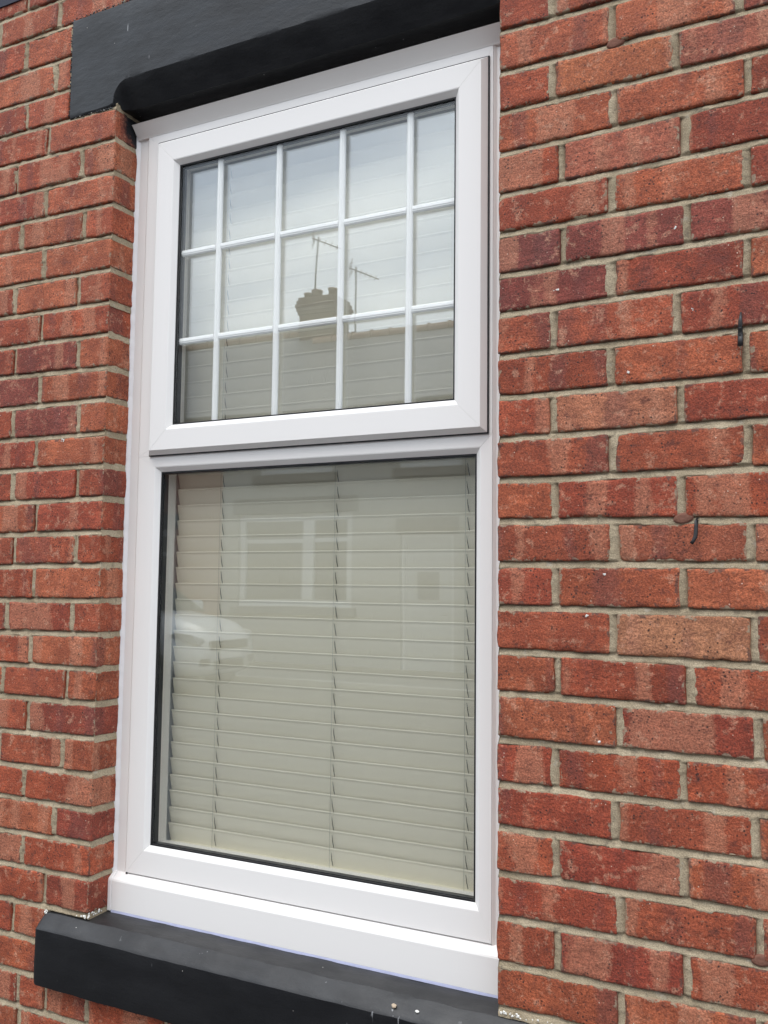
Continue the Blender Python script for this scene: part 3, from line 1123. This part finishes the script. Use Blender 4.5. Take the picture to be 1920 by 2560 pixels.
# wavy white sealant between frame and brick
for x0, s in ((0.0, 1), (XR, -1)):
    V, F = [], []
    n = 300
    for i in range(n):
        z = -.945 + (1.0 + .945) * i / (n - 1)
        p = Vector((x0 * 3, 0, z))
        n1 = noise.noise(p * 14)
        n2 = noise.noise(p * 45)
        w = .0085 + .0022 * n1
        d = .0815 + .0016 * n2 + .0014 * n1
        for (u, y) in ((-.004, d - .002), (.0005, d - .0012), (.0035, d + .0006), (w * .75, d + .0036), (w + .0022, .0872)):
            V.append((x0 + s * u, y, z))
    for i in range(n - 1):
        for j in range(4):
            a = i * 5 + j
            F.append((a, a + 1, a + 6, a + 5))
    mb = MB()
    mb.add(V, F)
    mb.build('sealant_bead', MAT['seal'], win, (x0, .083, -.945), smooth=True)

# ================================================================== cream venetian blind
blind = tag(empty('venetian_blind', (.59, .17, -.90)), 'closed cream venetian blind hanging behind the window glass', 'blind')
BP = 0.04065
BX0, BX1 = .1055, 1.075
tilt = R(76)
half = .0250
prof = []
for i in range(9):
    t = -1 + 2 * i / 8
    arch = .0010 * (1 - t * t)
    prof.append((-t * half * math.cos(tilt) - arch * math.sin(tilt), t * half * math.sin(tilt) + arch * math.cos(tilt) * 0.3))
V, F = [], []
th = .0014
for x in (BX0, BX0 + .3, BX0 + .6, BX1):
    for i, (y, z) in enumerate(prof):
        V.append((x - .59, y - th - (0, .0011)[i == 8], z - (0, .0012)[i == 8]))
    V.append((x - .59, prof[8][0] - th - .0008, prof[8][1] + .0010))
    for i, (y, z) in enumerate(reversed(prof)):
        V.append((x - .59, y + th, z + (.0004 if i == 0 else 0)))
m = 19
for a in range(3):
    for j in range(m):
        F.append((a * m + j, (a + 1) * m + j, (a + 1) * m + (j + 1) % m, a * m + (j + 1) % m))
F += [tuple(range(m - 1, -1, -1)), tuple(range(3 * m, 4 * m))]
smb = MB()
smb.add(V, F)
zl0 = -.0482
first = None
nsl = 0
for k in range(-23, 20):
    zt = zl0 - BP * k                        # visible top edge of the slat
    cz = zt - half * math.sin(tilt) + .0006 * math.sin(k * 2.3)
    if first is None:
        first = smb.build('slat', MAT['slat'])
        first.parent = blind
        o = first
    else:
        o = first.copy()
        COL.objects.link(o)
        o.parent = blind
    o.location = (0, 0, cz + .90)
    o.rotation_euler = (R(.6) * math.sin(k * 1.7 + .4), R(.05) * math.sin(k * 3.1), 0)
poly = [(.158, -.886), (.1575, -.868), (.160, -.8655), (.181, -.8655), (.1835, -.868), (.183, -.886)]
MB().prism(poly, BX0, BX1, 'x').build('bottom_rail', MAT['slat'], blind, (.59, .17, -.886), bevel=.001)
MB().box(BX0, BX1, .150, .192, .955, .995).build('head_rail', MAT['slat'], blind, (.59, .17, .955))
for cx in (.2515, .5890, .9245):
    mb = MB()
    for k in range(-23, 20):
        zt = zl0 - BP * k
        dx = .0012 * math.sin(k * 1.9 + cx * 9)
        mb.tube([(cx + dx - .0016, .1635, zt - .010), (cx + dx + .0010, .1625, zt - .025), (cx + dx + .0030, .1650, zt - .0395)], [.0005, .0010, .0008], 5)  # slanted dark strokes: cord drawn together with its painted shade
    mb.build('ladder_cord', MAT['cord'], blind, (cx, .161, -.9), smooth=True)
    mb = MB()
    mb.tube([(cx - .0028, .1575, .95), (cx - .0028, .1570, .3), (cx - .0028, .1572, -.4), (cx - .0028, .1570, -.8655)], .0005, 5)
    mb.build('lift_cord', MAT['cord_light'], blind, (cx, .157, -.9), smooth=True)

# ================================================================== small things on the wall and the sill
for (x, z, lab) in ((1.2985, .8545, 'topmost brown mortar plug, in a joint near the top of the wall'), (1.4150, -.0826, 'brown mortar plug in the joint beside the bent black cable tie'),
                    (1.5345, -.8410, 'brown mortar plug in a joint low at the right edge')):
    V, F = [], []
    n = 20
    for r_, y in ((1.0, .004), (.95, .0004), (.6, -.0006), (0.0, -.0002)):
        for q in range(n):
            a = q * math.tau / n
            wv = 1 + .06 * noise.noise(Vector((math.cos(a) * 2, math.sin(a) * 2, x * 9)))
            V.append((x + .0185 * r_ * wv * math.cos(a), y, z + .0105 * r_ * wv * math.sin(a) + .12 * (.0185 * r_ * math.cos(a))))
    for i in range(3):
        for q in range(n):
            F.append((i * n + q, i * n + (q + 1) % n, (i + 1) * n + (q + 1) % n, (i + 1) * n + q))
    mb = MB()
    mb.add(V, F)
    tag(mb.build('mortar_plug', MAT['plug'], None, (x, 0, z), smooth=True), lab, 'plug', 'injection plugs in the mortar joints')

mb = MB()
mb.tube([(1.5207, -.006, .2855), (1.5200, -.010, .268), (1.5193, -.006, .252), (1.5190, -.003, .246), (1.5193, -.007, .238), (1.5190, -.010, .2235)], [.0016, .0036, .0042, .0046, .0044, .0050], 8, .5)
mb.tube([(1.5135, -.003, .2585), (1.5195, -.0095, .2555), (1.5235, -.006, .2585)], [.0008, .0018, .0008], 6, .6)
mb.tube([(1.5150, -.002, .2425), (1.5192, -.0085, .2445), (1.5220, -.003, .2405)], [.0008, .0018, .0008], 6, .6)
tag(mb.build('cable_tie', MAT['black'], None, (1.519, 0, .2235), smooth=True), 'straight black cable tie tail sticking out of the brick joint', 'cable tie', 'cable ties in the wall')
mb = MB()
mb.tube([(1.4385, .002, -.0848), (1.4388, -.007, -.0885), (1.4384, -.009, -.100), (1.4376, -.010, -.113), (1.4368, -.011, -.1185), (1.4335, -.012, -.1255), (1.4300, -.012, -.1300)],
        [.0040, .0036, .0034, .0038, .0037, .0032, .0034], 8, .55)
tag(mb.build('cable_tie', MAT['black'], None, (1.4385, 0, -.1185), smooth=True), 'bent black cable tie tail hooked down over a brick', 'cable tie', 'cable ties in the wall')


def pebble(x, y, z, s, lab, mat):
    bm = bmesh.new()
    bmesh.ops.create_icosphere(bm, subdivisions=2, radius=1)
    for v in bm.verts:
        k_ = 1 + .35 * noise.noise(v.co * 1.3 + Vector((x * 31, 0, 0)))
        v.co = Vector((v.co.x * s * k_, v.co.y * s * .8 * k_, v.co.z * s * .55 * k_))
    me = bpy.data.meshes.new('stone_chip')
    bm.to_mesh(me)
    bm.free()
    me.materials.append(mat)
    o = link('stone_chip', me, None, (x, y, z + s * .45))
    o.rotation_euler = (.2, .1, x * 7)
    return tag(o, lab, 'stone', 'chips lying on the sill')


pebble(.846, -.021, -1.0525, .0062, 'buff stone chip lying near the front edge of the black sill', MAT['grit'])
pebble(.897, -.020, -1.0520, .0042, 'smaller white chip lying right of the buff chip on the sill', MAT['white_paint'])

# ================================================================== the other side of the street, seen in the glass
HY = -12.7


def wall_openings(x0, x1, z0, z1, ops, y, rev):
    """a wall sheet facing +y with rectangular openings and their reveals"""
    mb = MB()
    xs_ = sorted({x0, x1, *[o_[0] for o_ in ops], *[o_[1] for o_ in ops]})
    zs_ = sorted({z0, z1, *[o_[2] for o_ in ops], *[o_[3] for o_ in ops]})
    for i in range(len(xs_) - 1):
        for j in range(len(zs_) - 1):
            cx_, cz_ = (xs_[i] + xs_[i + 1]) / 2, (zs_[j] + zs_[j + 1]) / 2
            if any(a < cx_ < b and c < cz_ < d for a, b, c, d in ops):
                continue
            mb.add([(xs_[i], y, zs_[j]), (xs_[i + 1], y, zs_[j]), (xs_[i + 1], y, zs_[j + 1]), (xs_[i], y, zs_[j + 1])], [(3, 2, 1, 0)])
    for a, b, c, d in ops:
        mb.add([(a, y, c), (b, y, c), (b, y, d), (a, y, d), (a, y - rev, c), (b, y - rev, c), (b, y - rev, d), (a, y - rev, d)],
               [(0, 1, 5, 4), (1, 2, 6, 5), (2, 3, 7, 6), (3, 0, 4, 7)])
    mb.add([(x0, y, z0), (x0, y - 7, z0), (x0, y - 7, z1), (x0, y, z1)], [(0, 1, 2, 3)])
    mb.add([(x1, y, z0), (x1, y - 7, z0), (x1, y - 7, z1), (x1, y, z1)], [(3, 2, 1, 0)])
    return mb


def street_house(x0, x1, ridge, label, wallmat, wins, door):
    h = tag(empty('terraced_house', ((x0 + x1) / 2, HY, GZ)), label, 'house', 'terraced houses across the street')
    eave = 3.0
    ops = [w_[:4] for w_ in wins] + [door]
    wall_openings(x0, x1, GZ - .1, eave, ops, HY, .14).build('wall', MAT[wallmat], h, ((x0 + x1) / 2, HY, GZ))
    ry = HY + .28 - (ridge - eave + .02) / .655      # one roof plane along the terrace, ridges stepped
    rf = MB()
    rf.add([(x0, HY + .28, eave - .02), (x1, HY + .28, eave - .02), (x1, ry, ridge), (x0, ry, ridge), (x0, 2 * ry - HY, eave - .02), (x1, 2 * ry - HY, eave - .02),
            (x0, HY + .28, eave - .14), (x1, HY + .28, eave - .14)], [(0, 1, 2, 3), (3, 2, 5, 4), (6, 7, 1, 0), (3, 0, 4), (1, 2, 5)])
    roof = rf.build('roof', MAT['slate'], h, ((x0 + x1) / 2, ry, eave))
    n = int((x1 - x0) / .46)
    for i in range(n):
        xa = x0 + (x1 - x0) * i / n
        xb = x0 + (x1 - x0) * (i + 1) / n
        rt = MB()
        rt.tube([(xa + .004, ry, ridge - .03), (xb - .03, ry, ridge - .03), (xb - .028, ry, ridge - .03), (xb - .004, ry, ridge - .03)], [.13, .13, .155, .155], 10)
        rt.build('ridge_tile', MAT['pot'], roof, ((xa + xb) / 2, ry, ridge))
    MB().tube([(x0, HY + .33, eave - .06), (x1, HY + .33, eave - .06)], .06, 8).build('gutter', MAT['black'], h, ((x0 + x1) / 2, HY + .33, eave - .06))
    for (a, b, c, d, ms) in wins:
        wf = empty('window', ((a + b) / 2, HY - .1, c))
        wf.parent = h
        wf.location = Vector(((a + b) / 2, HY - .1, c)) - Vector(h.location)
        fr = MB()
        t = .13
        fr.box(a, a + t, HY - .12, HY - .05, c, d).box(b - t, b, HY - .12, HY - .05, c, d)
        fr.box(a + t, b - t, HY - .12, HY - .05, c, c + t).box(a + t, b - t, HY - .12, HY - .05, d - t, d)
        xs2 = [a + t]
        for mx in ms:
            fr.box(mx - .12, mx + .12, HY - .12, HY - .045, c + t, d - t)
            xs2 += [mx - .12, mx + .12]
        xs2.append(b - t)
        for q in range(0, len(xs2), 2):
            fr.box(xs2[q], xs2[q + 1], HY - .115, HY - .055, d - .52, d - .45)
        fr.build('frame', MAT['white'], wf, ((a + b) / 2, HY - .1, c))
        MB().box(a + .02, b - .02, HY - .105, HY - .098, c + .02, d - .02).build('pane', MAT['dark_glass'], wf, ((a + b) / 2, HY - .1, c))
        MB().box(a - .12, b + .12, HY - .06, HY + .012, d + .005, d + .30).build('lintel', MAT['dark_stone'], h, ((a + b) / 2, HY, d), bevel=.01)
        MB().box(a - .1, b + .1, HY - .06, HY + .09, c - .16, c - .003).build('sill', MAT['dark_stone'], h, ((a + b) / 2, HY, c), bevel=.01)
    a, b, c, d = door
    dr = MB()
    dr.box(a + .06, b - .06, HY - .12, HY - .075, c, d - .06)
    dro = dr.build('door', MAT['door'], h, ((a + b) / 2, HY - .1, c))
    MB().box(a + .30, b - .30, HY - .08, HY - .068, c + 1.25, c + 1.72).build('door_light', MAT['dark_glass'], dro, ((a + b) / 2, HY - .07, c + 1.25))
    MB().tube([(b - .16, HY - .075, c + 1.0), (b - .16, HY - .03, c + 1.0), (b - .26, HY - .03, c + 1.0)], .012, 6).build('handle', MAT['steel'], dro, (b - .16, HY - .07, c + 1.0))
    dd = MB()
    dd.box(a, a + .06, HY - .13, HY - .05, c, d).box(b - .06, b, HY - .13, HY - .05, c, d).box(a + .06, b - .06, HY - .13, HY - .05, d - .06, d)
    dd.build('door_frame', MAT['white'], h, ((a + b) / 2, HY - .1, c))
    MB().box(a - .1, b + .1, HY - .06, HY + .012, d + .005, d + .28).build('lintel', MAT['dark_stone'], h, ((a + b) / 2, HY, d), bevel=.01)
    return h


g0 = GZ
hl = street_house(-16.2, -9.45, 5.72, 'terraced house with the big chimney reflected in the upper panes', 'house_brick',
                  [(-12.6, -10.6, g0 + .95, g0 + 2.55, [-11.6]), (-12.5, -10.9, g0 + 3.5, g0 + 4.65, [-11.7]), (-15.4, -14.0, g0 + 3.5, g0 + 4.65, [])], (-15.3, -14.35, g0, g0 + 2.2))
hr = street_house(-9.45, -3.2, 5.36, 'pale fronted terraced house reflected in the large lower pane', 'render',
                  [(-9.05, -6.55, g0 + 1.05, g0 + 2.78, [-7.50]), (-8.6, -7.0, g0 + 3.5, g0 + 4.5, [-7.8]), (-5.6, -4.4, g0 + 3.5, g0 + 4.5, [])], (-5.55, -4.55, g0, g0 + 2.35))
hq = street_house(-3.2, 3.6, 5.20, 'terraced house right of the pale fronted one across the street', 'house_brick',
                  [(-2.7, -.7, g0 + .95, g0 + 2.6, [-1.7]), (-2.6, -1.0, g0 + 3.4, g0 + 4.4, [-1.8]), (1.0, 2.4, g0 + 3.4, g0 + 4.4, [])], (1.2, 2.15, g0, g0 + 2.2))

# chimney stack of the left house
RY = HY - 3.85
ch = MB()
ch.box(-9.96, -9.10, RY - .34, RY + .34, 4.7, 6.05)
for i, (z0_, z1_, d_) in enumerate(((5.66, 5.73, .035), (6.05, 6.13, .03), (6.13, 6.21, .055), (6.21, 6.29, .075), (6.29, 6.38, .05), (6.38, 6.46, .02))):
    ch.box(-9.96 - d_, -9.10 + d_, RY - .34 - d_, RY + .34 + d_, z0_, z1_)
cho = ch.build('chimney', MAT['chimney'], hl, (-9.53, RY, 4.7))
for x, y, hh, r_ in ((-9.84, RY + .12, .15, .105), (-9.61, RY + .15, .19, .11), (-9.42, RY - .12, .12, .10), (-9.22, RY + .14, .20, .095)):
    p_ = MB()
    p_.tube([(x, y, 6.40), (x, y, 6.46 + hh * .8), (x, y, 6.46 + hh * .82), (x, y, 6.46 + hh)], [r_ * 1.05, r_, r_ * 1.16, r_ * 1.16], 12)
    p_.build('chimney_pot', MAT['pot'], cho, (x, y, 6.42), smooth=True)


def aerial(x, y, z0, z1, dirx, lab, n, lean):
    a = tag(empty('tv_aerial', (x, y, z0)), lab, 'aerial', 'tv aerials on the chimney')
    MB().tube([(x, y, z0), (x + lean, y, z1)], .02, 8).build('mast', MAT['steel'], a, (x, y, z0), smooth=True)
    b0, b1 = Vector((x + lean - .12, y + .10, z1 - .04)), Vector((x + lean + .40, y - .36, z1 - .24))
    MB().tube([b0, b1], .014, 6).build('boom', MAT['steel'], a, tuple(b0))
    for i in range(n):
        c_ = b0.lerp(b1, (i + .3) / n)
        MB().tube([c_ + Vector((-.10, -.13, 0)), c_ + Vector((.10, .13, 0))], .008, 5).build('element', MAT['steel'], a, tuple(c_))
    rf_ = MB()
    c_ = b0.lerp(b1, .06)
    for dz_ in (-.14, -.07, .07, .14):
        rf_.tube([c_ + Vector((-.16, -.2, dz_)), c_ + Vector((.16, .2, dz_))], .008, 5)
    rf_.build('reflector', MAT['steel'], a, tuple(c_))
    return a


aerial(-9.78, RY, 6.38, 8.02, 1, 'taller tv aerial above the chimney reflected in the middle panes', 5, .09)
aerial(-8.80, RY - .1, 5.3, 7.20, 1, 'shorter tv aerial right of the chimney reflected in the panes', 6, .02)


# ---------------------------------------------------------------- parked white car, its nose in the lower left of the pane
def car(xf, yc, lab):
    c = tag(empty('parked_car', (xf - 2.0, yc, GZ - .115)), lab, 'car')
    g_ = GZ - .115
    H = 1.16
    # stations: distance back from the nose, half width, bottom, shoulder height, top height
    st = [(0.00, .55, .30, .52, .60), (.04, .66, .26, .58, .70), (.14, .76, .22, .66, .80), (.32, .83, .20, .72, .89), (.60, .865, .20, .76, .95), (1.0, .875, .20, .80, 1.00), (1.3, .88, .20, .84, 1.03),
          (2.0, .88, .20, .88, 1.04), (2.8, .88, .20, .90, 1.05), (3.4, .87, .20, .91, 1.05), (3.8, .84, .22, .90, 1.03), (4.0, .78, .27, .80, .98), (4.08, .68, .33, .65, .80)]
    V, F = [], []
    n = 22
    for (s, w_, zb_, zm, zt_) in st:
        for q in range(n):
            a = math.tau * q / n - math.pi / 2
            ca, sa = math.cos(a), math.sin(a)
            e = .42
            yy = w_ * math.copysign(abs(ca) ** e, ca)
            t_ = (math.copysign(abs(sa) ** .55, sa) + 1) / 2
            if t_ > .62:
                yy *= 1 - .16 * (t_ - .62) / .38
            V.append((xf - s, yc + yy, g_ + H * (zb_ + (zt_ - zb_) * t_)))
    for i in range(len(st) - 1):
        for q in range(n):
            F.append((i * n + q, i * n + (q + 1) % n, (i + 1) * n + (q + 1) % n, (i + 1) * n + q))
    F += [tuple(range(n)), tuple(range(len(st) * n - 1, (len(st) - 1) * n - 1, -1))]
    mb_ = MB()
    mb_.add(V, F)
    body = mb_.build('body', MAT['carpaint'], c, (xf - 2, yc, g_), smooth=True)
    # cabin
    gs = [(1.02, .74, 1.0, 1.01), (1.75, .66, 1.0, 1.42), (2.1, .64, 1.0, 1.47), (2.9, .63, 1.0, 1.48), (3.4, .64, 1.0, 1.42), (3.98, .70, 1.0, 1.02)]
    V, F = [], []
    for (s, w_, zb_, zt_) in gs:
        V += [(xf - s, yc - .76, g_ + H * zb_), (xf - s, yc - w_, g_ + H * zt_ - .03), (xf - s, yc - w_ + .1, g_ + H * zt_), (xf - s, yc + w_ - .1, g_ + H * zt_), (xf - s, yc + w_, g_ + H * zt_ - .03), (xf - s, yc + .76, g_ + H * zb_)]
    for i in range(len(gs) - 1):
        for q in range(5):
            F.append((i * 6 + q, i * 6 + q + 1, (i + 1) * 6 + q + 1, (i + 1) * 6 + q))
    mb_ = MB()
    mb_.add(V, F)
    mb_.build('greenhouse', MAT['dark_glass'], c, (xf - 2, yc, g_ + 1), smooth=False)
    rf_ = MB()
    rf_.add([(xf - 1.72, yc - .62, g_ + H * 1.435), (xf - 1.72, yc + .62, g_ + H * 1.435), (xf - 2.1, yc - .62, g_ + H * 1.485), (xf - 2.1, yc + .62, g_ + H * 1.485), (xf - 2.9, yc - .61, g_ + H * 1.495), (xf - 2.9, yc + .61, g_ + H * 1.495),
             (xf - 3.42, yc - .62, g_ + H * 1.43), (xf - 3.42, yc + .62, g_ + H * 1.43)], [(0, 1, 3, 2), (2, 3, 5, 4), (4, 5, 7, 6)])
    for s_, z_ in ((1.72, 0), (2.45, 0), (3.3, 0)):
        for sg in (-1, 1):
            rf_.box(xf - s_ - .05, xf - s_ + .05, yc + sg * .74 - .015, yc + sg * .74 + .015, g_ + H * 1.0, g_ + H * 1.03)
    rf_.build('roof_panel', MAT['carpaint'], c, (xf - 2.5, yc, g_ + H * 1.45), smooth=True)
    for s_ in (.78, 3.30):
        for sg in (-1, 1):
            w0 = MB()
            y0_, y1_ = yc + sg * .72, yc + sg * .892
            w0.tube([(xf - s_, y0_, g_ + .31), (xf - s_, y1_ - sg * .02, g_ + .31), (xf - s_, y1_, g_ + .31)], [.31, .31, .29], 24)
            wo = w0.build('wheel', MAT['tyre'], c, (xf - s_, yc + sg * .8, g_), smooth=True)
            w1 = MB()
            w1.tube([(xf - s_, y1_ - sg * .01, g_ + .31), (xf - s_, y1_ + sg * .006, g_ + .31)], [.205, .19], 20)
            w1.build('rim', MAT['alloy'], wo, (xf - s_, y1_, g_))
            ar = MB()
            pts = [(xf - s_ + .37 * math.cos(t_), yc + sg * .868, g_ + .31 + .37 * math.sin(t_)) for t_ in [math.pi * q / 12 for q in range(13)]]
            ar.tube(pts, .035, 6)
            ar.build('wheel_arch', MAT['tyre'], c, (xf - s_, yc + sg * .86, g_ + .31), smooth=True)
    for sg in (-1, 1):
        hl_ = MB()
        pts = [(-.05, .50, .60), (-.07, .66, .615), (-.18, .775, .66), (-.40, .84, .735), (-.30, .80, .76), (-.12, .70, .735), (-.05, .54, .69)]
        V = [(xf + a + .012, yc + sg * (b + .012), g_ + z_ * H) for a, b, z_ in pts] + [(xf + a - .06, yc + sg * (b - .06), g_ + z_ * H) for a, b, z_ in pts]
        k_ = len(pts)
        hl_.add(V, [tuple(range(k_))] + [(q, (q + 1) % k_, k_ + (q + 1) % k_, k_ + q) for q in range(k_)])
        hl_.build('headlight', MAT['lamp'], c, (xf - .1, yc + sg * .7, g_ + H * .68))
        MB().box(xf - .06, xf + .006, yc + sg * .55 - .09, yc + sg * .55 + .09, g_ + H * .36, g_ + H * .45).build('fog_light', MAT['tyre'], c, (xf, yc + sg * .55, g_ + H * .4))
    MB().box(xf - .05, xf + .022, yc - .44, yc + .44, g_ + H * .55, g_ + H * .66).build('grille', MAT['tyre'], c, (xf, yc, g_ + H * .6), bevel=.02)
    MB().box(xf - .05, xf + .018, yc - .36, yc + .36, g_ + H * .30, g_ + H * .42).build('air_intake', MAT['tyre'], c, (xf, yc, g_ + H * .36), bevel=.02)
    MB().box(xf + .018, xf + .032, yc - .26, yc + .26, g_ + H * .44, g_ + H * .55).build('number_plate', MAT['plate'], c, (xf, yc, g_ + H * .5))
    for sg in (-1, 1):
        MB().box(xf - 1.50, xf - 1.30, yc + sg * .96 - .09, yc + sg * .96 + .09, g_ + H * 1.0, g_ + H * 1.13).build('door_mirror', MAT['carpaint'], c, (xf - 1.4, yc + sg * .95, g_ + H * 1.05), bevel=.03)
    return c


car(-6.55, -9.15, 'parked white car nose reflected at the lower left of the pane')
